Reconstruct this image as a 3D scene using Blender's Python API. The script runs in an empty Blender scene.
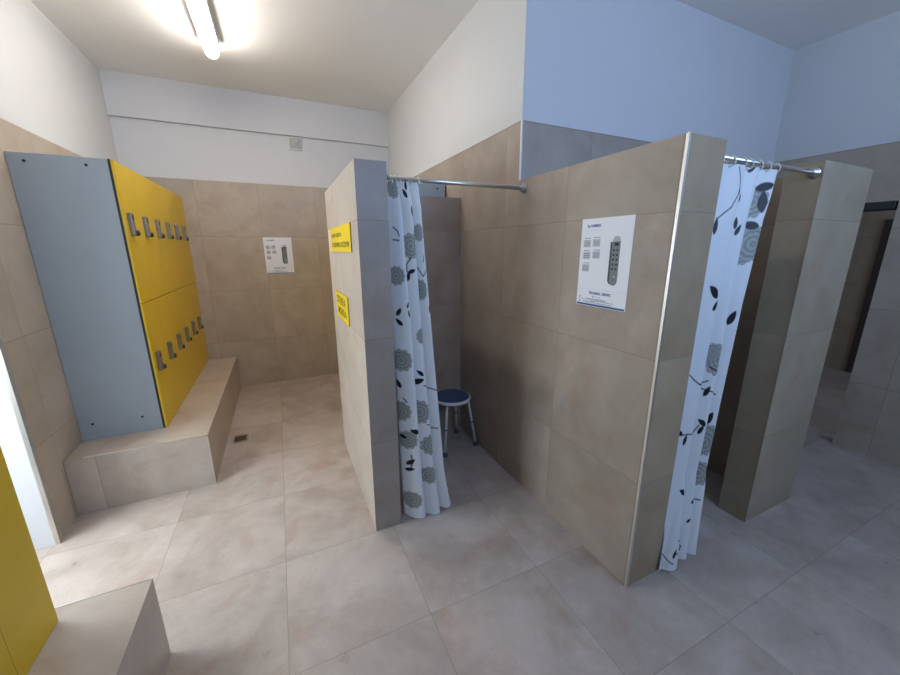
import bpy, bmesh, math, random
from mathutils import Vector, Matrix, noise

random.seed(4)
scene = bpy.context.scene
COL = scene.collection
PI = math.pi

# ------------------------------------------------------------------ helpers
def link(o, parent=None):
    COL.objects.link(o)
    if parent is not None:
        o.parent = parent
    return o

def tag(o, label=None, cat=None, group=None, kind=None):
    if label: o['label'] = label
    if cat: o['category'] = cat
    if group: o['group'] = group
    if kind: o['kind'] = kind
    return o

def empty(name, loc=(0, 0, 0), rz=0):
    o = bpy.data.objects.new(name, None)
    o.empty_display_size = .1
    o.location = loc
    o.rotation_euler = (0, 0, rz)
    return link(o)

class MB:
    """collects shapes, links them as one mesh object"""
    def __init__(self):
        self.bm = bmesh.new()
    def box(self, x0, x1, y0, y1, z0, z1, mi=0, bevel=0, seg=2):
        r = bmesh.ops.create_cube(self.bm, size=1)
        vs = r['verts']
        for v in vs:
            v.co = Vector(((x0+x1)/2 + v.co.x*(x1-x0), (y0+y1)/2 + v.co.y*(y1-y0), (z0+z1)/2 + v.co.z*(z1-z0)))
        fs = set(f for v in vs for f in v.link_faces)
        if bevel:
            es = list(set(e for v in vs for e in v.link_edges))
            b = bmesh.ops.bevel(self.bm, geom=es, offset=bevel, segments=seg, profile=.5, affect='EDGES')
            fs = set(f for f in fs if f.is_valid) | set(b['faces'])
        for f in fs: f.material_index = mi
        return fs
    def tube(self, pts, r, mi=0, n=16, caps=True, radii=None):
        pts = [Vector(p) for p in pts]
        rings = []
        for i, p in enumerate(pts):
            if i == 0: d = pts[1]-p
            elif i == len(pts)-1: d = p-pts[i-1]
            else: d = (pts[i+1]-p).normalized() + (p-pts[i-1]).normalized()
            d.normalize()
            a = Vector((0, 0, 1)) if abs(d.z) < .9 else Vector((1, 0, 0))
            u = d.cross(a).normalized(); w = d.cross(u).normalized()
            rr = radii[i] if radii else r
            rings.append([self.bm.verts.new(p + (u*math.cos(2*PI*k/n) + w*math.sin(2*PI*k/n))*rr) for k in range(n)])
        for A, B in zip(rings, rings[1:]):
            for k in range(n):
                f = self.bm.faces.new((A[k], A[(k+1) % n], B[(k+1) % n], B[k])); f.material_index = mi; f.smooth = True
        if caps:
            for R_ in (rings[0], rings[-1][::-1]):
                f = self.bm.faces.new(R_[::-1]); f.material_index = mi
    def lathe(self, prof, c=(0, 0, 0), mi=0, n=40, axis='z'):
        rings = []
        c = Vector(c)
        for r, h in prof:
            ring = []
            for k in range(n):
                a = 2*PI*k/n
                q = (r*math.cos(a), r*math.sin(a), h)
                if axis == 'x': q = (q[2], q[0], q[1])
                if axis == 'y': q = (q[1], q[2], q[0])
                ring.append(self.bm.verts.new(c + Vector(q)))
            rings.append(ring)
        for A, B in zip(rings, rings[1:]):
            for k in range(n):
                f = self.bm.faces.new((A[k], A[(k+1) % n], B[(k+1) % n], B[k])); f.material_index = mi; f.smooth = True
        for R_ in (rings[0][::-1], rings[-1]):
            f = self.bm.faces.new(R_); f.material_index = mi
    def poly(self, pts, mi=0):
        f = self.bm.faces.new([self.bm.verts.new(Vector(p)) for p in pts]); f.material_index = mi
        return f
    def build(self, name, mats, parent=None, loc=None, recalc=True):
        if recalc: bmesh.ops.recalc_face_normals(self.bm, faces=self.bm.faces)
        me = bpy.data.meshes.new(name)
        self.bm.to_mesh(me); self.bm.free()
        for m in (mats if isinstance(mats, (list, tuple)) else [mats]): me.materials.append(m)
        o = bpy.data.objects.new(name, me)
        if loc: o.location = loc
        return link(o, parent)

def struct(o):
    o['kind'] = 'structure'
    return o

# ------------------------------------------------------------------ materials
def srgb(r, g, b):
    f = lambda c: (c/255/12.92) if c/255 <= .04045 else ((c/255+.055)/1.055)**2.4
    return (f(r), f(g), f(b), 1)

class NT:
    def __init__(self, name):
        self.m = bpy.data.materials.new(name); self.m.use_nodes = True
        self.t = self.m.node_tree; self.N = self.t.nodes; self.L = self.t.links
        self.bsdf = self.N['Principled BSDF']
    def new(self, typ, **kw):
        n = self.N.new(typ)
        for k, v in kw.items(): setattr(n, k, v)
        return n
    def set(self, sock, v):
        if hasattr(v, 'links') or isinstance(v, bpy.types.NodeSocket): self.L.new(v, sock)
        else: sock.default_value = v
    def math(self, op, a, b=None, c=None, clamp=False):
        n = self.new('ShaderNodeMath', operation=op, use_clamp=clamp)
        self.set(n.inputs[0], a)
        if b is not None: self.set(n.inputs[1], b)
        if c is not None: self.set(n.inputs[2], c)
        return n.outputs[0]
    def mix(self, fac, a, b, blend='MIX'):
        n = self.new('ShaderNodeMix', data_type='RGBA', blend_type=blend)
        self.set(n.inputs[0], fac); self.set(n.inputs[6], a); self.set(n.inputs[7], b)
        return n.outputs[2]
    def noise(self, vec, scale, detail=3, rough=.55, dist=0):
        n = self.new('ShaderNodeTexNoise')
        if vec is not None: self.L.new(vec, n.inputs['Vector'])
        n.inputs['Scale'].default_value = scale; n.inputs['Detail'].default_value = detail
        n.inputs['Roughness'].default_value = rough; n.inputs['Distortion'].default_value = dist
        return n.outputs['Fac']
    def ramp(self, fac, stops):
        n = self.new('ShaderNodeMapRange', clamp=True)
        self.set(n.inputs[0], fac)
        for i, v in enumerate(stops): n.inputs[i+1].default_value = v
        return n.outputs[0]
    def bump(self, h, strength=.2, dist=.01):
        n = self.new('ShaderNodeBump'); n.inputs['Strength'].default_value = strength; n.inputs['Distance'].default_value = dist
        self.L.new(h, n.inputs['Height']); self.L.new(n.outputs[0], self.bsdf.inputs['Normal'])

def plain(name, col, rough=.5, metal=0, spec=.5, mottle=.06, scale=6, bump=0):
    t = NT(name)
    tc = t.new('ShaderNodeNewGeometry')
    nz = t.noise(tc.outputs['Position'], scale, 4)
    v = t.ramp(nz, (.25, .75, 1-mottle, 1+mottle))
    hsv = t.new('ShaderNodeHueSaturation'); hsv.inputs['Color'].default_value = col
    t.L.new(v, hsv.inputs['Value'])
    t.L.new(hsv.outputs[0], t.bsdf.inputs['Base Color'])
    t.bsdf.inputs['Roughness'].default_value = rough
    t.bsdf.inputs['Metallic'].default_value = metal
    t.bsdf.inputs['Specular IOR Level'].default_value = spec
    if bump:
        t.bump(t.noise(tc.outputs['Position'], 90, 4), bump, .003)
    return t.m

T = .617
def tile(name, ox=0., oy=0., oz=-.029, light=(184, 170, 153), dark=(162, 147, 128), rough=.42, seed=0., grout=(132, 117, 102), gw=.0012):
    """big cloudy stone-look porcelain tiles, grid fixed in the building"""
    t = NT(name)
    g = t.new('ShaderNodeNewGeometry')
    sp = t.new('ShaderNodeSeparateXYZ'); t.L.new(g.outputs['Position'], sp.inputs[0])
    sn = t.new('ShaderNodeSeparateXYZ'); t.L.new(g.outputs['True Normal'], sn.inputs[0])
    nx = t.math('GREATER_THAN', t.math('ABSOLUTE', sn.outputs[0]), .5)
    nz = t.math('GREATER_THAN', t.math('ABSOLUTE', sn.outputs[2]), .5)
    x = t.math('SUBTRACT', sp.outputs[0], ox); y = t.math('SUBTRACT', sp.outputs[1], oy); z = t.math('SUBTRACT', sp.outputs[2], oz)
    def sel(f, a, b):   # f ? a : b
        return t.math('ADD', t.math('MULTIPLY', f, a), t.math('MULTIPLY', t.math('SUBTRACT', 1., f), b))
    u = sel(nx, y, x)
    v = sel(nz, y, z)
    du = t.math('PINGPONG', u, T/2); dv = t.math('PINGPONG', v, T/2)
    d = t.math('MINIMUM', du, dv)
    seam = t.ramp(d, (gw*.6, gw*1.5, 1, 0))
    iu = t.math('FLOOR', t.math('DIVIDE', u, T)); iv = t.math('FLOOR', t.math('DIVIDE', v, T))
    cid = t.new('ShaderNodeCombineXYZ'); t.L.new(iu, cid.inputs[0]); t.L.new(iv, cid.inputs[1])
    t.L.new(t.math('ADD', t.math('MULTIPLY', nx, 7.), t.math('ADD', t.math('MULTIPLY', nz, 13.), seed)), cid.inputs[2])
    wn = t.new('ShaderNodeTexWhiteNoise', noise_dimensions='3D'); t.L.new(cid.outputs[0], wn.inputs['Vector'])
    off = t.new('ShaderNodeVectorMath', operation='MULTIPLY_ADD')
    t.L.new(wn.outputs['Color'], off.inputs[0]); off.inputs[1].default_value = (9, 9, 9); t.L.new(g.outputs['Position'], off.inputs[2])
    P = off.outputs[0]
    n1 = t.noise(P, 2.6, 5, .6, .6)
    n2 = t.noise(P, 5.5, 5, .62, .3)
    n3 = t.noise(P, 150, 2, .5)
    f = t.math('ADD', t.math('MULTIPLY', n1, .65), t.math('MULTIPLY', n2, .35))
    f = t.ramp(f, (.30, .68, 0, 1))
    c = t.mix(f, srgb(*dark), srgb(*light))
    rust = t.ramp(t.noise(P, 3.4, 4, .6, .8), (.55, .72, 0, .38))
    c = t.mix(rust, c, srgb(158, 122, 92))
    val = t.math('MULTIPLY', t.ramp(wn.outputs['Value'], (0, 1, .95, 1.05)), t.ramp(n3, (.3, .7, .96, 1.04)))
    hsv = t.new('ShaderNodeHueSaturation'); t.L.new(c, hsv.inputs['Color']); t.L.new(val, hsv.inputs['Value'])
    c = t.mix(seam, hsv.outputs[0], srgb(*grout))
    t.L.new(c, t.bsdf.inputs['Base Color'])
    t.L.new(t.math('ADD', t.ramp(n2, (.3, .7, rough-.05, rough+.08)), t.math('MULTIPLY', seam, .3)), t.bsdf.inputs['Roughness'])
    t.bsdf.inputs['Specular IOR Level'].default_value = .45
    h = t.math('SUBTRACT', t.math('MULTIPLY', n3, .08), seam)
    t.bump(h, .25, .002)
    return t.m

M = {}
M['floor'] = tile('floor_tile', -.9546, .2914-.617, 0, (187, 174, 164), (149, 134, 121), .32, 3., (138, 126, 115))
M['wall'] = tile('wall_tile', -.955, 0., seed=1.)
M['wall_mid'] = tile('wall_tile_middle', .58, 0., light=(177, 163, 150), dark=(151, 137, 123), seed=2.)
M['part_a'] = tile('partition_tile_long', -.7, 0.915, light=(194, 183, 171), dark=(172, 159, 146), seed=5.)
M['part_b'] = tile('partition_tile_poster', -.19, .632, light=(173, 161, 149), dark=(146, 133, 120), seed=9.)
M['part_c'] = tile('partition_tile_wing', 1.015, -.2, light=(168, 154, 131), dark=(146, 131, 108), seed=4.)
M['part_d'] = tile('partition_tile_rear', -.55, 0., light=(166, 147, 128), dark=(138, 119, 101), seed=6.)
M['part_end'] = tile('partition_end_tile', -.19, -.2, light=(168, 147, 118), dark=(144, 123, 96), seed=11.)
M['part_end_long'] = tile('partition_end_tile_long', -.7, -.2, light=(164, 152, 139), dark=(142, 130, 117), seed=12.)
M['bench'] = tile('bench_tile', -2.64, 1.877, -.222, (188, 174, 160), (164, 148, 132), .36, 7.)
M['paint'] = plain('white_paint', srgb(208, 207, 206), .85, spec=.2, mottle=.012, scale=3, bump=.06)
M['ceil'] = plain('ceiling_paint', srgb(240, 237, 232), .9, spec=.15, mottle=.02, scale=2, bump=.05)
M['white_frame'] = plain('white_lacquer', srgb(238, 240, 240), .45, mottle=.01)
M['steel'] = plain('brushed_steel', srgb(205, 203, 198), .28, 1, mottle=.05, scale=40)
M['chrome'] = plain('chrome', srgb(222, 220, 216), .3, 1, mottle=.03)
M['brass'] = plain('aged_brass', srgb(168, 150, 104), .3, 1, mottle=.1, scale=30)
M['alu'] = plain('aluminium_profile', srgb(214, 210, 202), .35, .9, mottle=.04, scale=20)
M['grey'] = plain('grey_laminate', srgb(158, 166, 169), .5, mottle=.025, scale=12)
M['yellow'] = plain('yellow_laminate', srgb(210, 174, 26), .42, mottle=.03, scale=5)
M['core'] = plain('dark_panel_edge', srgb(40, 38, 34), .6)
M['lock'] = plain('satin_nickel', srgb(150, 146, 138), .38, .85, mottle=.06, scale=40)
M['knob'] = plain('dark_plastic', srgb(46, 38, 34), .35)
M['black'] = plain('black_plastic', srgb(30, 30, 30), .5)
M['paper'] = plain('poster_paper', srgb(228, 230, 236), .45, mottle=.008)
M['ink_blue'] = plain('blue_ink', srgb(36, 82, 150), .5)
M['ink_pale'] = plain('pale_blue_ink', srgb(150, 172, 205), .5)
M['ink_grey'] = plain('grey_ink', srgb(110, 112, 122), .5)
M['print_grey'] = plain('grey_print', srgb(186, 184, 194), .5)
M['lock_body'] = plain('grey_printed_lock', srgb(118, 122, 126), .45, mottle=.06, scale=60)
M['lock_side'] = plain('dark_printed_lock', srgb(66, 70, 76), .45)
M['lock_top'] = plain('silver_printed_lock', srgb(176, 182, 186), .4)
M['sign'] = plain('yellow_sign_plastic', srgb(228, 198, 30), .4, mottle=.02)
M['sign_edge'] = plain('sign_edge', srgb(150, 128, 26), .5)
M['red'] = plain('red_ink', srgb(190, 60, 50), .5)
M['white_ink'] = plain('white_ink', srgb(232, 226, 220), .5)
M['blue_seat'] = plain('blue_seat_plastic', srgb(62, 82, 112), .5, mottle=.04, bump=.1)
M['white_plastic'] = plain('white_plastic', srgb(224, 222, 214), .4, mottle=.01)
M['white_metal'] = plain('white_enamel_tube', srgb(220, 218, 210), .35, mottle=.02)
M['rubber'] = plain('blue_grey_rubber', srgb(66, 70, 86), .7)
M['grate'] = plain('drain_steel', srgb(120, 108, 92), .45, .7, mottle=.15, scale=60)
M['vent_grey'] = plain('vent_grey_plastic', srgb(176, 178, 172), .5)
M['dark_wood'] = plain('dark_brown_laminate', srgb(74, 62, 58), .5, mottle=.08)
M['dark_bar'] = plain('dark_painted_steel', srgb(46, 48, 44), .5)

def emit(name, col, s):
    t = NT(name)
    t.bsdf.inputs['Base Color'].default_value = (.9, .9, .9, 1)
    t.bsdf.inputs['Emission Color'].default_value = col
    t.bsdf.inputs['Emission Strength'].default_value = s
    return t.m
M['tube'] = emit('lit_diffuser', (1., .955, .90, 1), 54)

# ------------------------------------------------------------------ dimensions
XL, XR = -2.795, 2.82          # left / right wall faces
Y1, Y2, YR = 1.0707, 4.014, -2.4   # front of the middle block, back wall, wall behind the viewer
ZC = 3.343
ZT, ZTL = 2.444, 2.416         # top of the tiling
H = 2.1                        # partitions

# ------------------------------------------------------------------ setting
m = MB(); m.box(-3.3, 6.0, YR-.2, 4.3, -.12, 0); struct(m.build('floor', M['floor']))
m = MB(); m.box(-3.3, 6.0, YR-.2, 4.3, ZC, ZC+.12); struct(m.build('ceiling', M['ceil']))

# left wall with a floor-length opening
OY0, OY1, OZ = .72, 1.622, 2.2
m = MB()
m.box(XL-.32, XL, OY1, Y2+.18, 0, ZTL)
m.box(XL-.32, XL, OY1, Y2+.18, ZTL, ZC, 1)
m.box(XL-.32, XL, YR-.18, OY0, 0, ZTL)
m.box(XL-.32, XL, YR-.18, OY0, ZTL, ZC, 1)
m.box(XL-.32, XL, OY0, OY1, OZ, ZC, 1)
struct(m.build('wall_left', [M['wall'], M['paint']]))
m = MB()   # white lining of the opening, edged by a grey profile
m.box(XL-.30, XL+.004, OY1-.012, OY1-.001, 0, OZ)
m.box(XL-.30, XL+.004, OY0+.001, OY0+.012, 0, OZ)
m.box(XL-.30, XL+.004, OY0+.001, OY1-.001, OZ-.012, OZ-.001)
struct(m.build('trim_1', M['paint']))
m = MB(); m.box(XL+.001, XL+.022, OY1-.013, OY1+.022, 0, ZTL-.2)
struct(m.build('trim_2', M['alu']))
m = MB()   # glazed floor-length window in the opening
for a, b in ((OY0+.012, OY0+.07), (OY1-.07, OY1-.012), ((OY0+OY1)/2-.03, (OY0+OY1)/2+.03)):
    m.box(XL-.30, XL-.25, a, b, 0, OZ-.012)
m.box(XL-.30, XL-.25, OY0+.012, OY1-.012, 0, .08); m.box(XL-.30, XL-.25, OY0+.012, OY1-.012, OZ-.07, OZ-.012)
struct(m.build('window_1', M['white_frame']))

m = MB()
m.box(XL-.3, 0, Y2, Y2+.18, 0, ZTL)
m.box(XL-.3, 0, Y2, Y2+.18, ZTL, ZC, 1)
struct(m.build('wall_back', [M['wall'], M['paint']]))
m = MB(); m.box(XL, 0, Y2-.035, Y2, 2.953, ZC, 0, .004, 1)
struct(m.build('trim_3', M['paint']))

m = MB()
m.box(0, XR+.15, Y1, Y2+.18, 0, ZT)
m.box(0, XR+.15, Y1, Y2+.18, ZT, ZC, 1)
struct(m.build('wall_middle', [M['wall_mid'], M['paint']]))
m = MB(); m.box(-.0035, .006, Y1-.0035, Y1+.006, H, ZT); struct(m.build('trim_4', M['alu']))

DY0, DY1, DZ = .214, 1.0, 2.02       # doorway in the right wall
m = MB()
m.box(XR, XR+.16, DY1, Y1, 0, ZT); m.box(XR, XR+.16, YR-.18, DY0, 0, ZT)
m.box(XR, XR+.16, DY0, DY1, DZ, ZT)
m.box(XR, XR+.16, YR-.18, Y1, ZT, ZC, 1)
struct(m.build('wall_right', [M['wall'], M['paint']]))
m = MB(); m.box(XR-.012, XR+.15, DY0+.010, DY1, DZ-.058, DZ+.002, 0, .004, 1)
struct(m.build('trim_5', M['dark_bar']))
# room seen through the doorway
m = MB()
m.box(5.6, 5.75, -1.6, 2.0, 0, ZT); m.box(5.6, 5.75, -1.6, 2.0, ZT, ZC, 1)
struct(m.build('wall_far', [M['wall'], M['paint']]))
m = MB()
m.box(XR+.16, 5.6, 1.85, 2.0, 0, ZT); m.box(XR+.16, 5.6, 1.85, 2.0, ZT, ZC, 1)
struct(m.build('wall_far_back', [M['wall'], M['paint']]))
m = MB()
m.box(XR+.16, 5.6, -1.75, -1.6, 0, .9); m.box(XR+.16, 5.6, -1.75, -1.6, 2.5, ZC, 1)
m.box(XR+.16, 3.2, -1.75, -1.6, .9, 2.5); m.box(5.2, 5.6, -1.75, -1.6, .9, 2.5)
struct(m.build('wall_far_front', [M['wall'], M['paint']]))
m = MB(); m.box(5.565, 5.6, .25, 1.05, 0, 2.02, 0, .004, 1)
struct(m.build('door_1', M['dark_wood']))

# wall behind the viewer with a wide high window
WX0, WX1, WZ0, WZ1 = -1.3, 1.7, 2.05, 3.2
m = MB()
m.box(XL-.3, WX0, YR-.18, YR, 0, ZT); m.box(WX0, WX1, YR-.18, YR, 0, WZ0); m.box(WX1, XR+.16, YR-.18, YR, 0, ZT)
m.box(XL-.3, WX0, YR-.18, YR, ZT, ZC, 1); m.box(WX1, XR+.16, YR-.18, YR, ZT, ZC, 1); m.box(WX0, WX1, YR-.18, YR, WZ1, ZC, 1)
struct(m.build('wall_rear', [M['wall'], M['paint']]))
m = MB()
for a in (WX0, (WX0+WX1)/2-.03, WX1-.06): m.box(a, a+.06, YR-.14, YR-.08, WZ0, WZ1)
for a in (WZ0, WZ1-.06): m.box(WX0, WX1, YR-.14, YR-.08, a, a+.06)
struct(m.build('window_2', M['white_frame']))

# ------------------------------------------------------------------ partitions
def end_face(m, fs):      # narrow ends take the second material, a darker tile tone
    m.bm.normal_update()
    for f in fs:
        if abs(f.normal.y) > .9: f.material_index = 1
WA = -.9049; TA = .159; YA, YA2 = .9151, 2.0981
p = empty('shower_partition', (WA-TA/2, YA, 0))
tag(p, 'long tiled partition wall carrying the two yellow signs, left of the first shower', 'partition')
def rel(o, p):          # keep built-in-place mesh where it is under its base Empty
    o.data.transform(Matrix.Translation(-p.location))
    o.parent = p
    return o
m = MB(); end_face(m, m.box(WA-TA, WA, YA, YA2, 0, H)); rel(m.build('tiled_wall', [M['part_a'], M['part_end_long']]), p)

TB = .2377
p = empty('shower_partition', (TB/2, 0, 0))
tag(p, 'tiled partition wall with the white poster, between the two shower openings', 'partition')
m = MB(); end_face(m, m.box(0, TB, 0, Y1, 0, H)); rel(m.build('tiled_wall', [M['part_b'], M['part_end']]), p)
m = MB(); m.box(-.004, .008, -.004, .008, .001, H+.001); o = rel(m.build('edge_trim', M['alu']), p); o['label'] = 'shiny metal corner profile'

CX0, CX1, CT = 1.055, 1.60, .157
p = empty('shower_partition', (CX0+.2, 0, 0))
tag(p, 'pale tiled wing wall closing the right side of the second shower, rod ending on it', 'partition')
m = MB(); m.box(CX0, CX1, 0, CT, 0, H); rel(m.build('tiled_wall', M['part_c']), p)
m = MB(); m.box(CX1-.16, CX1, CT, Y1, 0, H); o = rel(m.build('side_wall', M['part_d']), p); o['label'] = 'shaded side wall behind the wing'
m = MB(); m.box(CX0-.002, CX0+.005, -.002, .005, .001, H+.001); rel(m.build('edge_trim', M['part_c']), p)

p = empty('shower_partition', (WA/2, 1.90, 0))
tag(p, 'low tiled wall closing the back of the first shower, behind the stool', 'partition')
m = MB(); m.box(WA, -.0005, 1.8997, YA2, 0, 2.0903); rel(m.build('tiled_wall', M['part_d']), p)

# ------------------------------------------------------------------ plinths under the lockers
XB, YB, ZB = -2.0244, 1.877, .3946
def plinth(x0, x1, y0, y1, zb, label, trims):
    p = empty('locker_plinth', ((x0+x1)/2, (y0+y1)/2, 0)); tag(p, label, 'bench')
    m = MB(); m.box(x0, x1, y0, y1, 0, zb); rel(m.build('tiled_base', M['bench']), p)
    m = MB()
    for b in trims: m.box(*b)
    o = rel(m.build('edge_trim', M['alu']), p); o['label'] = 'thin metal edge profile'
e = .004
plinth(XL+.003, XB, YB, Y2-.0005, ZB, 'low tiled plinth along the left wall, carrying the grey and yellow locker cabinet',
       [(XL+.10, XB+.002, YB-.002, YB+e, ZB-e, ZB+.0015), (XB-e, XB+.002, YB-.002, YB+e, 0.001, ZB+.001)])
plinth(XL+.003, -2.03, -2.2, .606, ZB, 'low tiled plinth in the lower left corner, under the yellow lockers nearest the viewer',
       [(XL+.05, -2.028, .606-e, .607, ZB-e, ZB+.0012)])
plinth(-.74, -.0005, YA2+.001, Y2-.001, ZB, 'low tiled plinth behind the rear wall of the first shower', [(-.742, -.001, YA2+.001, YA2+.006, ZB-e, ZB+.001)])

# ------------------------------------------------------------------ lockers
LD = .482          # depth
def door_mesh(w, h):
    m = MB()
    fs = m.box(0, .013, .0002, w-.0002, .002, h-.002, 1, .0004, 1)
    m.bm.normal_update()
    for f in fs:
        if abs(f.normal.x) > .9: f.material_index = 0
    return m
def lock_mesh():
    m = MB()
    m.box(0, .024, -.026, .026, -.072, .072, 0, .004, 2)
    m.lathe([(.019, 0), (.019, .012), (.017, .020), (.010, .022)], (.013, .034, -.056), 1, 20, 'x')
    m.box(.033, .037, .031, .037, -.066, -.046, 1)
    m.box(.024, .0255, -.014, .014, .028, .058, 1)
    return m
door_cache = {}
def locker_bank(loc, rz, n, w, zsplit, ztop, label, screws=True, filler=0.):
    L = n*w + filler
    p = empty('locker_cabinet', loc, rz); tag(p, label, 'lockers')
    h = ztop
    b = MB()
    b.box(.002, .018, .018, L-.018, 0, h)                                   # back
    b.box(.018, LD-.016, .018, L-.018, 0, .018); b.box(.018, LD-.016, .018, L-.018, h-.018, h)
    b.box(.018, LD-.016, .018, L-.018, zsplit-.009, zsplit+.009)
    for k in range(1, n): b.box(.018, LD-.016, k*w-.008, k*w+.008, .018, h-.018)
    b.build('carcass', M['grey'], p)
    for k, y in enumerate((0, L-.018)):
        s = MB(); s.box(.002, LD-.026, y, y+.018, 0, h, 0, .001, 1); s.box(LD-.026, LD-.0136, y-.0004, y+.0176, 0, h, 1); sp = s.build('side_panel', [M['grey'], M['core']], p)
        if screws:
            for sx in (.075, .35):
                for sz in (.115, h-.045):
                    yy = y-.001 if k == 0 else y+.019
                    q = MB()
                    q.lathe([(.008, -.002), (.008, .002)], (sx, yy, sz), 0, 12, 'y')
                    q.build('screw_hole', M['black'], sp)
    if filler:
        fm = door_mesh(filler, h).build('filler_panel', [M['yellow'], M['core']], p); fm.location = (LD-.013, n*w, 0)
    if 'lock' not in door_cache:
        door_cache['lock'] = lock_mesh().build('lock', [M['lock'], M['knob']]); first_lock = True
    lk0 = door_cache['lock']
    for row, (z0, z1, zl) in enumerate(((0, zsplit, .497), (zsplit, h, 1.452))):
        dm = door_mesh(w, z1-z0).build('door', [M['yellow'], M['core']], p)
        for k in range(n):
            d = dm if k == 0 else dm.copy()
            if k: link(d, p)
            d.location = (LD-.013, k*w, z0)
            if lk0.parent is None: l = lk0
            else:
                l = lk0.copy(); COL.objects.link(l)
            l.parent = d; l.location = (.0125, .078, zl - z0)
    return p
XW = XL+.0005
locker_bank((XW, 2.1432, ZB+.0002), 0, 6, .311, .927, 1.836, 'grey locker cabinet with twelve yellow doors, standing on the plinth along the left wall')
locker_bank((-.014, Y2-.012, ZB+.0002), PI, 6, .302, .927, 1.85, 'grey locker cabinet behind the rear wall of the first shower, only its top side showing')
locker_bank((XW+.03, .534-.215-.306*6, ZB+.0002), 0, 6, .306, .927, 1.836, 'yellow locker doors cut off at the lower left corner, on the nearest plinth', filler=.215)

# ------------------------------------------------------------------ flat text
def text_pts(body, width=None, height=None, bold=0.):
    cu = bpy.data.curves.new('t', 'FONT'); cu.body = body; cu.size = 1; cu.offset = bold
    cu.resolution_u = 3
    ob = bpy.data.objects.new('t', cu); COL.objects.link(ob)
    bpy.context.view_layer.update()
    dg = bpy.context.evaluated_depsgraph_get()
    me = ob.evaluated_get(dg).to_mesh()
    V = [v.co.copy() for v in me.vertices]; F = [tuple(p.vertices) for p in me.polygons]
    ob.evaluated_get(dg).to_mesh_clear()
    bpy.data.objects.remove(ob); bpy.data.curves.remove(cu)
    x0 = min(v.x for v in V); x1 = max(v.x for v in V); y0 = min(v.y for v in V); y1 = max(v.y for v in V)
    sx = width/(x1-x0) if width else 1; sy = height/(y1-y0) if height else sx
    return [((v.x-x0)*sx, (v.y-y0)*sy) for v in V], F
class Flat:
    """flat print laid out in sheet coordinates u (right) v (up), lifted d off the sheet"""
    def __init__(self): self.V = []; self.F = []; self.MI = []
    def text(self, s, u, v, w, h, mi=0, d=.0006, bold=.01):
        P, F = text_pts(s, w, h, bold); b = len(self.V)
        self.V += [(u+a, v+c, d) for a, c in P]
        self.F += [tuple(b+i for i in f) for f in F]; self.MI += [mi]*len(F)
    def rect(self, u0, u1, v0, v1, mi=0, d=.0004):
        b = len(self.V); self.V += [(u0, v0, d), (u1, v0, d), (u1, v1, d), (u0, v1, d)]
        self.F.append((b, b+1, b+2, b+3)); self.MI.append(mi)
    def poly(self, pts, mi=0, d=.0005):
        b = len(self.V); self.V += [(a, c, d) for a, c in pts]; self.F.append(tuple(range(b, b+len(pts)))); self.MI.append(mi)
    def disc(self, u, v, r, mi=0, d=.0006, n=24):
        self.poly([(u+r*math.cos(2*PI*k/n), v+r*math.sin(2*PI*k/n)) for k in range(n)], mi, d)
    def greek(self, u0, u1, v, h, mi=0, d=.0005, seed=0):
        r = random.Random(seed); u = u0
        while u < u1-.002:
            w = r.uniform(.004, .012); self.rect(u, min(u+w, u1), v, v+h, mi, d); u += w+.0025
    def build(self, name, mats, parent, mat):
        me = bpy.data.meshes.new(name)
        me.from_pydata([mat @ Vector(v) for v in self.V], [], self.F)
        for m_ in mats: me.materials.append(m_)
        for p_, mi in zip(me.polygons, self.MI): p_.material_index = mi
        o = bpy.data.objects.new(name, me); link(o, parent); return o
# sheet coords -> local: facing -X (reads along -Y) / facing -Y (reads along +X)
FX = Matrix(((0, 0, -1, 0), (-1, 0, 0, 0), (0, 1, 0, 0), (0, 0, 0, 1)))
FY = Matrix(((1, 0, 0, 0), (0, 0, -1, 0), (0, 1, 0, 0), (0, 0, 0, 1)))

def sheet(name, w, h, th, mats, mat, label, cat, loc):
    """root mesh, lower left corner at loc"""
    m = MB(); fs = m.box(0, w, 0, h, 0, th, 0)
    m.bm.normal_update()
    for f in fs:
        if abs(f.normal.z) < .5: f.material_index = len(mats)-1
    for v in m.bm.verts: v.co = mat @ v.co
    o = m.build(name, mats, None, loc); return tag(o, label, cat)

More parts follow.
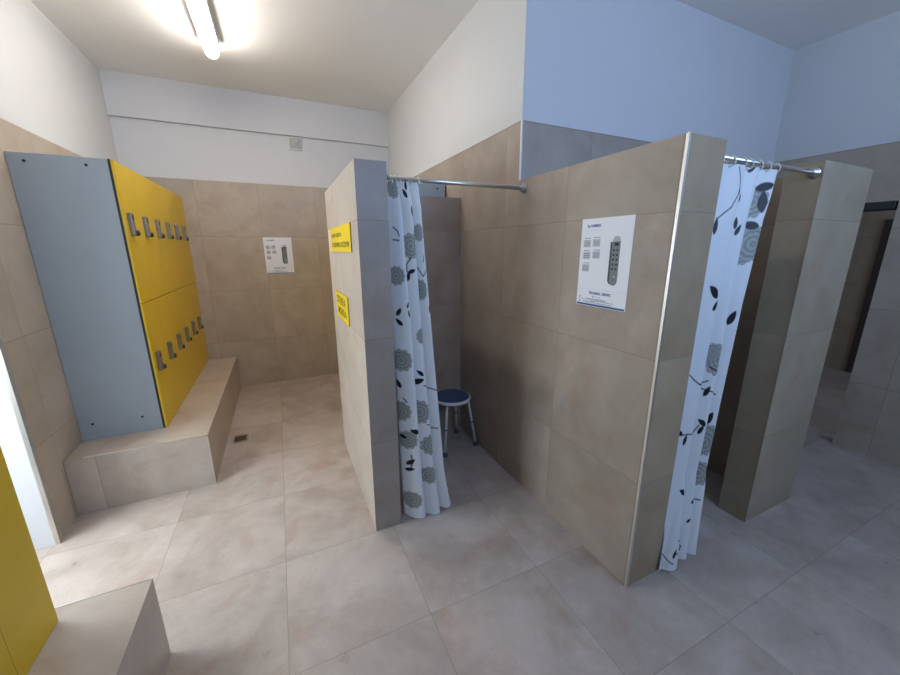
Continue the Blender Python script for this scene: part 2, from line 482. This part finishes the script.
def poster(loc, mat, label):
    w, h, th = .310, .432, .0012
    s = sheet('poster', w, h, th, [M['paper']], mat, label, 'poster', loc)
    X = Matrix.Translation(mat.to_3x3() @ Vector((0, 0, th))).to_4x4() @ mat
    inks = [M['ink_blue'], M['ink_grey'], M['ink_pale']]
    def part(nm, fn):
        f = Flat(); fn(f); f.build(nm, inks, s, X)
    part('heading', lambda f: f.text('Typ NUMERIC', .034, .386, .090, .018, 0, bold=.03))
    part('heading', lambda f: f.text('TECHNIKA / SERWIS', .082, .060, .138, .0145, 0, bold=.03))
    for k, (u, v) in enumerate(((.022, .336), (.082, .339), (.024, .276), (.086, .279), (.024, .214))):
        part('caption', lambda f: f.greek(u+.004, u+.042, v, .004, 1, seed=k))
    part('icon_row', lambda f: (f.rect(.106, .112, .045, .053, 1), [f.rect(.119+k*.011, .123+k*.011, .046, .051, 1) for k in range(4)]))
    part('small_print', lambda f: [f.greek(a_, b_, v, .0028, 1 if k % 2 else 0, seed=20+k) for k, (a_, b_, v) in
         enumerate(((.07, .19, .036), (.035, .20, .031), (.10, .24, .026), (.045, .13, .021), (.15, .235, .016), (.06, .22, .0165)))])
    part('icon', lambda f: (f.rect(.018, .027, .042, .046, 1), f.rect(.021, .024, .026, .042, 1)))
    part('icon', lambda f: f.rect(.016, .029, .0175, .022, 0))
    part('footer_bar', lambda f: f.rect(.004, .306, .002, .0115, 0))
    part('rule_line', lambda f: f.rect(.006, .140, .374, .3748, 2))
    part('rule_line', lambda f: f.rect(.006, .304, .084, .0848, 2))
    for k, (u, v) in enumerate(((.020, .294), (.080, .297), (.022, .236), (.084, .239), (.022, .173))):
        f = Flat()
        f.rect(u, u+.047, v, v+.036, 0)
        for q in range(3): f.greek(u+.006, u+.042, v+.007+q*.009, .003, 1, seed=40+7*k+q)
        f.build('instruction_panel', [M['print_grey'], M['ink_grey']], s, X)
    f = Flat()      # printed keypad lock
    cx = .2205
    def capsule(x0, x1, y0, y1, mi, d):
        r = (x1-x0)/2; c = (x0+x1)/2
        pts = [(c + r*math.cos(PI+PI*k/14), y0+r*.95+r*.95*math.sin(PI+PI*k/14)) for k in range(15)] + [(x1, y1), (x0, y1)]
        f.poly(pts, mi, d)
    capsule(cx-.030, cx+.020, .118, .318, 1, .0003)
    capsule(cx-.019, cx+.027, .115, .324, 0, .0005)
    f.poly([(cx-.019, .318), (cx+.027, .322), (cx+.022, .338), (cx+.008, .346), (cx-.008, .342), (cx-.018, .330)], 2, .0006)
    f.rect(cx-.007, cx+.017, .300, .315, 3, .0008)
    for r_ in range(5):
        for c_ in range(2):
            f.rect(cx-.012+c_*.020, cx-.002+c_*.020, .276-r_*.022, .285-r_*.022, 3, .0008)
    f.disc(cx+.008, .156, .0045, 2, .0008)
    f.build('lock_picture', [M['lock_body'], M['lock_side'], M['lock_top'], M['black']], s, X)
    return s
poster((-.0006, .500, 1.392), FX, 'white instruction poster with a keypad lock picture on the partition between the showers')
poster((-1.577, Y2-.0006, 1.388), FY, 'white instruction poster with a keypad lock picture on the far back wall')

XS = WA-TA-.0006
s = sheet('wall_sign', .90, .158, .006, [M['sign'], M['sign_edge']], FX, 'wide yellow sign with a red and white pictogram strip, upper of two on the partition', 'sign', (XS, 2.00, 1.664))
X = FX.copy(); X.translation = Vector((-.006, 0, 0))
f = Flat(); f.text('ZAKAZ WEJŚCIA', .15, .088, .45, .036, 0, bold=.02); f.build('lettering', [M['core']], s, X); f = Flat(); f.text('W OBUWIU ULICZNYM', .15, .028, .69, .032, 0, bold=.02)
f.build('lettering', [M['core']], s, X)
f = Flat(); f.rect(.012, .105, .010, .150, 0, .0003)
for v in (.115, .045):
    f.disc(.058, v, .032, 1, .0006); f.disc(.058, v, .024, 0, .0009); f.poly([(.036, v+.016), (.042, v+.022), (.080, v-.016), (.074, v-.022)], 1, .0012)
f.build('pictogram', [M['white_ink'], M['red']], s, X)
s = sheet('wall_sign', .50, .186, .006, [M['sign'], M['sign_edge']], FX, 'yellow sign reading STREFA MOKRA, lower of two on the partition', 'sign', (XS, 1.85, 1.198))
f = Flat(); f.text('STREFA', .045, .108, .37, .052, 0, bold=.012); f.build('lettering', [M['core']], s, X); f = Flat(); f.text('MOKRA', .085, .030, .34, .052, 0, bold=.012)
f.build('lettering', [M['core']], s, X)

# ------------------------------------------------------------------ rods
def rod(x0, x1, y, z, label, left):
    p = empty('curtain_rod', ((x0+x1)/2, y, z)); tag(p, label, 'curtain rod')
    h = (x1-x0)/2
    m = MB(); m.tube([(-h+.001, 0, 0), (h-.001, 0, 0)], .0115, 0, 20); m.build('rod', M['chrome'], p)
    for s, mt in ((-1, left), (1, M['steel'])):
        m = MB(); m.lathe([(.029, 0), (.029, .005), (.024, .010), (.017, .012), (.016, .032), (.0115, .034)], (0, 0, 0), 0, 28, 'x')
        for v in m.bm.verts: v.co.x *= -s
        m.build('flange', mt, p, (s*h, 0, 0))
RY1, RZ1 = 1.02, 2.045
RY2, RZ2 = .036, 2.047
rod(WA, 0, RY1, RZ1, 'chrome curtain rod across the first shower opening, beside the long partition', M['brass'])
rod(TB, CX0, RY2, RZ2, 'chrome curtain rod across the second shower opening, ending on the wing wall', M['steel'])

# ------------------------------------------------------------------ shower curtains
def smooth(a, b, x):
    t_ = min(1, max(0, (x-a)/(b-a))); return t_*t_*(3-2*t_)
def interp(tab, t_):
    for (a, va), (b, vb) in zip(tab, tab[1:]):
        if t_ <= b: return va + (vb-va)*(t_-a)/(b-a)
    return tab[-1][1]

WHITE = (.77, .78, .77); INK = (.012, .013, .014); GREYG = (.235, .245, .215); GREYL = (.40, .41, .37)
def paint_print(S, Z, motifs):
    """S, Z lists of cloth coordinates per vertex -> colours of the printed pattern"""
    n = len(S); C = [WHITE]*n
    # bucket by z for speed
    bk = {}
    for i in range(n): bk.setdefault(int(Z[i]*20), []).append(i)
    def near(z0, z1):
        for k in range(int(z0*20)-1, int(z1*20)+2):
            for i in bk.get(k, ()): yield i
    def put(i, col, a):
        c = C[i]; C[i] = tuple(c[q]+(col[q]-c[q])*a for q in range(3))
    order = {'f': 0, 't': 1, 'l': 2}
    for mo in sorted(motifs, key=lambda q: order[q[0]]):
        if mo[0] == 'f':       # chrysanthemum head
            _, s, z, r = mo
            for i in near(z-r*1.2, z+r*1.2):
                dx, dz = S[i]-s, Z[i]-z; d = math.hypot(dx, dz)
                if d > r*1.2: continue
                a = math.atan2(dz, dx)
                edge = r*(.90+.13*abs(math.cos(5.5*a)))
                if d < edge:
                    ring = .5+.5*math.cos(d/r*PI*7 + 1.2*abs(math.cos(5.5*a + (int(d/r*3.5) % 2)*PI/2)))
                    col = tuple(GREYG[q]+(GREYL[q]-GREYG[q])*ring for q in range(3))
                    put(i, col, smooth(0, .006, edge-d))
        elif mo[0] == 'l':     # pointed leaf
            _, s, z, ln, ang = mo
            ca, sa = math.cos(ang), math.sin(ang)
            for i in near(z-ln, z+ln):
                dx, dz = S[i]-s, Z[i]-z
                u = (dx*ca+dz*sa)/(ln/2); v = (-dx*sa+dz*ca)/(ln/2)
                if abs(u) >= 1: continue
                w = .46*(1-u*u)**.8*(1-.25*u)
                if abs(v) < w: put(i, INK, smooth(0, .10, w-abs(v)))
        else:                  # twig
            _, pts = mo
            for (a, b), (c, d) in zip(pts, pts[1:]):
                L2 = (c-a)**2+(d-b)**2
                for i in near(min(b, d)-.01, max(b, d)+.01):
                    q = max(0, min(1, ((S[i]-a)*(c-a)+(Z[i]-b)*(d-b))/max(L2, 1e-9)))
                    dist = math.hypot(S[i]-a-q*(c-a), Z[i]-b-q*(d-b))
                    if dist < .0055: put(i, INK, .9*(1-smooth(.0022, .0055, dist)))
    return C

def curtain_material():
    t = NT('printed_curtain_fabric')
    at = t.new('ShaderNodeAttribute', attribute_name='print')
    t.L.new(at.outputs['Color'], t.bsdf.inputs['Base Color'])
    t.bsdf.inputs['Roughness'].default_value = .42
    t.bsdf.inputs['Specular IOR Level'].default_value = .35
    tr = t.new('ShaderNodeBsdfTranslucent'); t.L.new(at.outputs['Color'], tr.inputs[0])
    mx = t.new('ShaderNodeMixShader'); mx.inputs[0].default_value = .22
    t.L.new(t.bsdf.outputs[0], mx.inputs[1]); t.L.new(tr.outputs[0], mx.inputs[2])
    t.L.new(mx.outputs[0], t.N['Material Output'].inputs[0])
    w = t.new('ShaderNodeTexNoise'); w.inputs['Scale'].default_value = 35; w.inputs['Detail'].default_value = 4
    t.bump(w.outputs[0], .06, .004)
    return t.m
M['curtain'] = curtain_material()

def curtain(label, pos, W, ztop, zbot, ns, nz, motifs, rings, ringpos):
    root = empty('shower_curtain', pos(.5, 0.)[:2] + (ztop,)); tag(root, label, 'shower curtain')
    V = []; S = []; Z = []
    for j in range(nz+1):
        t_ = j/nz
        for i in range(ns+1):
            s = i/ns
            V.append(pos(s, t_)); S.append(s*W); Z.append(ztop + (zbot-ztop)*t_)
    F = [(j*(ns+1)+i, j*(ns+1)+i+1, (j+1)*(ns+1)+i+1, (j+1)*(ns+1)+i) for j in range(nz) for i in range(ns)]
    me = bpy.data.meshes.new('cloth'); me.from_pydata([Vector(v)-root.location for v in V], [], F)
    me.polygons.foreach_set('use_smooth', [True]*len(F))
    C = paint_print(S, Z, motifs)
    at = me.color_attributes.new('print', 'FLOAT_COLOR', 'POINT')
    at.data.foreach_set('color', [c for q in C for c in (*q, 1.)])
    me.materials.append(M['curtain'])
    o = bpy.data.objects.new('cloth', me); link(o, root)
    for s in rings:
        c = ringpos(s)
        m = MB()
        m.tube([(0.004*math.sin(a*2), .018*math.cos(a), .021*math.sin(a)) for a in [2*PI*k/18 for k in range(19)]], .0028, 0, 8, False)
        m.build('ring', M['white_plastic'], root, Vector(c)-root.location)
    return root

# curtain 1: bunched at the left of the first opening
def pos1(s, t_):
    x0 = interp(((0, -.893), (.1, -.888), (1, -.872)), t_)
    x1 = interp(((0, -.690), (.12, -.682), (.5, -.648), (.85, -.603), (1, -.560)), t_)
    g = s + .02*math.sin(2*PI*1.6*s+.6)
    x = x0 + (x1-x0)*g
    yb = interp(((0, RY1), (.06, RY1-.016), (.35, RY1-.035), (1, .935)), t_)
    am = interp(((0, .016), (.06, .024), (.4, .034), (1, .043)), t_)
    am *= .75+.5*math.sin(3.1*s+.4)**2
    ph = 2*PI*3.3*s + .5*math.sin(2.2*t_+3*s)
    y = yb + am*math.sin(ph) + .006*math.sin(9*s+5*t_)
    x += am*.95*math.cos(ph+1.0)*smooth(0, .12, s)*smooth(1.02, .86, s)
    z = 2.028 - 2.028*t_ + .025*t_ + (.02*math.sin(2*PI*3*s+1) if t_ > .999 else .02*math.sin(2*PI*3*s+1)*t_**6)
    if t_ > .93 and s > .8:      # kicked-out lower corner
        k = smooth(.93, 1, t_)*smooth(.8, 1, s); x += .03*k; y += .03*k; z += .02*k
    x = max(x, WA+.006)
    return (x, y, z)
#M0
MOTIFS1 = [('f', 0.175, 1.995, 0.057), ('f', 0.475, 1.695, 0.072), ('f', 0.145, 1.537, 0.056), ('f', 0.756, 1.452, 0.063), ('f', 0.773, 1.768, 0.051), ('f', 0.521, 1.19, 0.051), ('f', 0.139, 1.055, 0.069), ('f', 0.469, 0.72, 0.079), ('f', 0.113, 0.74, 0.066), ('f', 0.534, 0.501, 0.07), ('f', 0.149, 0.558, 0.062), ('f', 0.508, 0.3, 0.06), ('f', 0.155, 0.15, 0.061), ('l', 0.482, 2.011, 0.057, 1.4), ('l', 0.465, 1.968, 0.057, 2.09), ('l', 0.511, 1.88, 0.063, 1.66), ('l', 0.472, 1.56, 0.056, 0.35), ('l', 0.446, 1.529, 0.062, 1.22), ('l', 0.207, 1.375, 0.044, 1.05), ('l', 0.211, 1.325, 0.05, 1.92), ('l', 0.841, 1.348, 0.064, 1.22), ('l', 0.145, 1.337, 0.056, 1.05), ('l', 0.142, 1.279, 0.057, 2.27), ('l', 0.488, 0.967, 0.059, 2.44), ('l', 0.472, 0.917, 0.086, 0.26), ('l', 0.113, 0.913, 0.066, 2.09), ('l', 0.194, 0.612, 0.076, 2.79), ('l', 0.158, 0.412, 0.065, 0.7), ('l', 0.152, 0.362, 0.058, 0.26), ('l', 0.119, 0.578, 0.056, 2.79), ('t', [(0.149, 1.795), (0.171, 1.776), (0.181, 1.749)]), ('t', [(0.142, 1.729), (0.178, 1.726)]), ('t', [(0.469, 1.633), (0.443, 1.599), (0.443, 1.556)]), ('t', [(0.743, 1.579), (0.786, 1.529), (0.831, 1.564)]), ('t', [(0.505, 0.886), (0.782, 0.859), (0.854, 0.84)]), ('t', [(0.511, 0.636), (0.782, 0.597), (0.822, 0.597)]), ('t', [(0.795, 1.61), (0.815, 1.649)]), ('t', [(0.136, 0.824), (0.155, 0.801)]), ('t', [(0.162, 0.458), (0.168, 0.408), (0.152, 0.358)])]
MOTIFS2 = [('f', 0.654, 1.883, 0.074), ('f', 0.654, 1.656, 0.06), ('f', 0.7, 1.698, 0.085), ('f', 0.494, 1.15, 0.083), ('f', 0.451, 1.189, 0.047), ('f', 0.672, 0.718, 0.071), ('f', 0.669, 0.68, 0.078), ('f', 0.672, 0.502, 0.073), ('l', 0.14, 1.775, 0.08, 1.48), ('l', 0.463, 2.026, 0.074, 0.52), ('l', 0.694, 1.953, 0.098, 0.17), ('l', 0.697, 1.887, 0.104, 1.75), ('l', 0.669, 1.783, 0.089, 2.97), ('l', 0.445, 1.791, 0.059, 1.66), ('l', 0.466, 1.76, 0.059, 1.05), ('l', 0.266, 1.922, 0.038, 1.57), ('l', 0.426, 1.895, 0.046, 1.4), ('l', 0.205, 1.486, 0.1, 2.53), ('l', 0.245, 1.424, 0.082, 0.61), ('l', 0.678, 1.351, 0.081, 1.22), ('l', 0.457, 0.988, 0.068, 1.05), ('l', 0.669, 0.819, 0.086, 1.22), ('l', 0.46, 0.819, 0.069, 2.62), ('l', 0.46, 0.78, 0.063, 1.05), ('l', 0.122, 0.78, 0.067, 2.79), ('l', 0.18, 0.741, 0.068, 1.31), ('l', 0.232, 0.444, 0.08, 2.79), ('l', 0.491, 0.371, 0.045, 0.52), ('l', 0.475, 0.259, 0.046, 0.52), ('l', 0.22, 0.113, 0.061, 1.05), ('t', [(0.232, 2.018), (0.26, 1.957), (0.266, 1.918), (0.22, 1.852), (0.183, 1.829), (0.14, 1.802)]), ('t', [(0.118, 1.089), (0.165, 1.062), (0.214, 1.039), (0.457, 0.992), (0.675, 0.954)]), ('t', [(0.214, 1.039), (0.426, 1.031), (0.454, 1.042)]), ('t', [(0.451, 1.112), (0.506, 1.093)]), ('t', [(0.146, 0.768), (0.195, 0.772), (0.417, 0.761), (0.445, 0.803)]), ('t', [(0.245, 0.182), (0.438, 0.105), (0.432, 0.078), (0.22, 0.113)]), ('t', [(0.014, 0.113), (0.14, 0.082), (0.214, 0.059)]), ('t', [(0.02, 0.105), (0.06, 0.047)]), ('t', [(0.694, 0.352), (0.482, 0.36)])]
#M1
curtain('white shower curtain with grey flowers and black leaves, gathered against the long partition', pos1, .98, 2.028, .025, 300, 520, MOTIFS1,
        (.03, .17, .31, .45, .59, .73, .87, .97), lambda s: (pos1(s, 0)[0], RY1, RZ1-.008))
def pos2(s, t_):
    x0 = .2465
    x1 = interp(((0, .714), (.11, .650), (.3, .602), (.65, .566), (.8, .54), (1, .452)), t_)
    g = s**1.0 + .03*math.sin(2*PI*s)
    x = x0 + (x1-x0)*g
    yb = interp(((0, RY2-.002), (.05, .032), (.3, .028), (.75, .024), (1, -.036)), t_)
    am = interp(((0, .014), (.06, .020), (.4, .024), (1, .026)), t_)
    ph = 2*PI*3.0*s**1.35 + .6 + .5*math.sin(2*t_)
    y = yb + am*math.sin(ph)*(.5+.6*s) + .004*math.sin(11*s+7*t_)
    if x < .262: y = max(y, .006 - .056*smooth(.70, 1, t_))
    x += min(0, 1.6*(y+.002))*(1-smooth(0, .5, s))
    x += am*.35*math.cos(ph+1.)*smooth(0, .15, s)*smooth(1.02, .9, s)
    z = 2.028 + (.022-2.028)*t_ + .055*smooth(.1, .9, s)*t_**8
    return (x, y, z)
curtain('white shower curtain with black leaf twigs, gathered beside the poster partition, second shower', pos2, .80, 2.028, .022, 260, 520, MOTIFS2,
        (.04, .2, .36, .52, .68, .84, .97), lambda s: (pos2(s, 0)[0], RY2, RZ2-.008))

# ------------------------------------------------------------------ stool
SC = Vector((-.205, 1.655, 0))
p = empty('stool', SC); tag(p, 'round blue topped stool with white legs in the corner of the first shower', 'stool')
R = .163
m = MB(); m.lathe([(.14, .425), (R-.006, .424), (R, .430), (R+.002, .440), (R, .449), (R-.008, .4525), (R-.012, .4505), (.02, .4500)], mi=0, n=56); m.build('seat_rim', M['white_plastic'], p)
m = MB(); m.lathe([(R-.013, .446), (R-.0125, .4535), (R-.018, .4555), (.07, .4545), (.01, .454)], n=56); m.build('seat_pad', M['blue_seat'], p)
feet = [Vector((-.344, 1.492, 0)), Vector((-.025, 1.544, 0)), Vector((-.078, 1.815, 0)), Vector((-.395, 1.765, 0))]
for ft in feet:
    d = ft - SC; u = d.normalized()
    top = u*.118 + Vector((0, 0, .425))
    mid = u*.145 + Vector((0, 0, .405))
    bot = d + Vector((0, 0, .016))
    m = MB(); m.tube([top, u*.135+Vector((0, 0, .421)), mid, mid.lerp(bot, .1), bot], .0105, 0, 14)
    # height adjusting collar
    c = mid.lerp(bot, .48); e_ = (bot-mid).normalized()
    m.tube([c-e_*.004, c+e_*.004], .0135, 1, 14)
    lg = m.build('leg', [M['white_metal'], M['rubber']], p)
    m = MB(); m.lathe([(.024, 0), (.025, .004), (.021, .012), (.0145, .018), (.0135, .034)], d, 0, 24); m.build('rubber_foot', M['rubber'], lg)

# ------------------------------------------------------------------ lamp, vent, drain
LY0, LY1, LX = 1.50, 2.99, -1.755
p = empty('ceiling_lamp', (LX, (LY0+LY1)/2, ZC)); tag(p, 'long white fluorescent batten lamp lit on the ceiling above the lockers', 'ceiling lamp')
L = (LY1-LY0)/2
m = MB(); m.box(-.062, .062, -L+.015, L-.015, -.072, 0, 0, .004, 2); m.build('mounting_body', M['white_frame'], p)
m = MB(); n = 18; rr = .050
secs = []
for y, s in ((-L, .75), (-L+.006, .93), (-L+.02, 1), (L-.02, 1), (L-.006, .93), (L, .75)):
    secs.append([m.bm.verts.new((rr*s*math.cos(PI+PI*k/n), y, -.084 + s*.05*math.sin(PI+PI*k/n))) for k in range(n+1)])
for A, B in zip(secs, secs[1:]):
    for k in range(n):
        q = m.bm.faces.new((A[k], A[k+1], B[k+1], B[k])); q.smooth = True
    m.bm.faces.new((A[0], B[0], B[n], A[n]))
m.bm.faces.new(secs[0]); m.bm.faces.new(secs[-1][::-1])
m.build('diffuser', M['tube'], p)

p = empty('wall_vent', (-1.12, Y2, 2.876)); tag(p, 'small square grey air vent high on the white back wall', 'vent')
m = MB(); a = .068
for b in ((-a, a, a-.010, a), (-a, a, -a, -a+.010), (-a, -a+.010, -a, a), (a-.010, a, -a, a)): m.box(b[0], b[1], -.022, -.0005, b[2], b[3], 0, .002, 1)
m.build('frame', M['white_plastic'], p)
m = MB(); r_ = a-.011
c = [(-r_, -.006, -r_), (r_, -.006, -r_), (r_, -.006, r_), (-r_, -.006, r_)]
ap = (0, -.034, 0)
for i in range(4): m.poly([c[i], c[(i+1) % 4], ap])
m.poly(c[::-1]); m.build('pyramid_cap', M['vent_grey'], p)

p = empty('floor_drain', (-1.915, 2.546, 0)); tag(p, 'small square metal drain grate in the floor beside the locker plinth', 'drain')
m = MB()
for b in ((-.058, .058, .050, .066), (-.058, .058, -.066, -.050), (-.058, -.044, -.05, .05), (.044, .058, -.05, .05)): m.box(b[0], b[1], b[2], b[3], .0003, .004)
m.build('frame', M['steel'], p)
m = MB(); m.box(-.044, .044, -.05, .05, .0003, .0012, 1)
for k in range(7): m.box(-.044, .044, -.045+k*.0145, -.038+k*.0145, .0012, .0035)
m.build('grate', [M['grate'], M['black']], p)

# ------------------------------------------------------------------ light
def area(name, loc, rot, sx, sy, power, col):
    l = bpy.data.lights.new(name, 'AREA'); l.shape = 'RECTANGLE'; l.size = sx; l.size_y = sy; l.energy = power; l.color = col
    o = bpy.data.objects.new(name, l); o.location = loc; o.rotation_euler = rot; COL.objects.link(o); return o
SKY = (.37, .575, 1.)
area('window_daylight', ((WX0+WX1)/2, YR-.16, (WZ0+WZ1)/2), (PI/2, 0, 0), WX1-WX0-.1, WZ1-WZ0-.1, 98, SKY)
area('glazed_door_daylight', (XL-.75, (OY0+OY1)/2-.1, 1.55), (0, -PI/2+.35, 0), 1.8, 1.3, 125, (.82, .92, 1.))
area('far_room_daylight', (4.2, -1.7, 1.7), (PI/2, 0, 0), 1.9, 1.5, 24, (.55, .70, 1.))

w = bpy.data.worlds.new('daylight_world'); scene.world = w; w.use_nodes = True
bg = w.node_tree.nodes['Background']; bg.inputs[0].default_value = (.55, .72, 1, 1); bg.inputs[1].default_value = .35

# ------------------------------------------------------------------ camera
rx, ry, rz = -.2409, .0032, -.4344
Rz = Matrix.Rotation(rz, 3, 'Z'); Rx = Matrix.Rotation(rx, 3, 'X'); Ry = Matrix.Rotation(ry, 3, 'Y')
Rm = Rz @ Rx @ Ry
right, fwd, up = Rm.col[0], Rm.col[1], Rm.col[2]
cm = Matrix((right, up, -fwd)).transposed().to_4x4()
cm.translation = Vector((-1.4397, -.9769, 1.6821))
cam = bpy.data.cameras.new('camera'); cam.sensor_width = 36; cam.sensor_fit = 'HORIZONTAL'; cam.lens = 362.2/900*36; cam.clip_start = .02
co = bpy.data.objects.new('camera', cam); co.matrix_world = cm; COL.objects.link(co); scene.camera = co

vs = scene.view_settings
vs.view_transform = 'Standard'; vs.look = 'None'; vs.gamma = 1; vs.use_curve_mapping = False
vs.exposure = -.25
scene.cycles.max_bounces = 10; scene.cycles.diffuse_bounces = 6
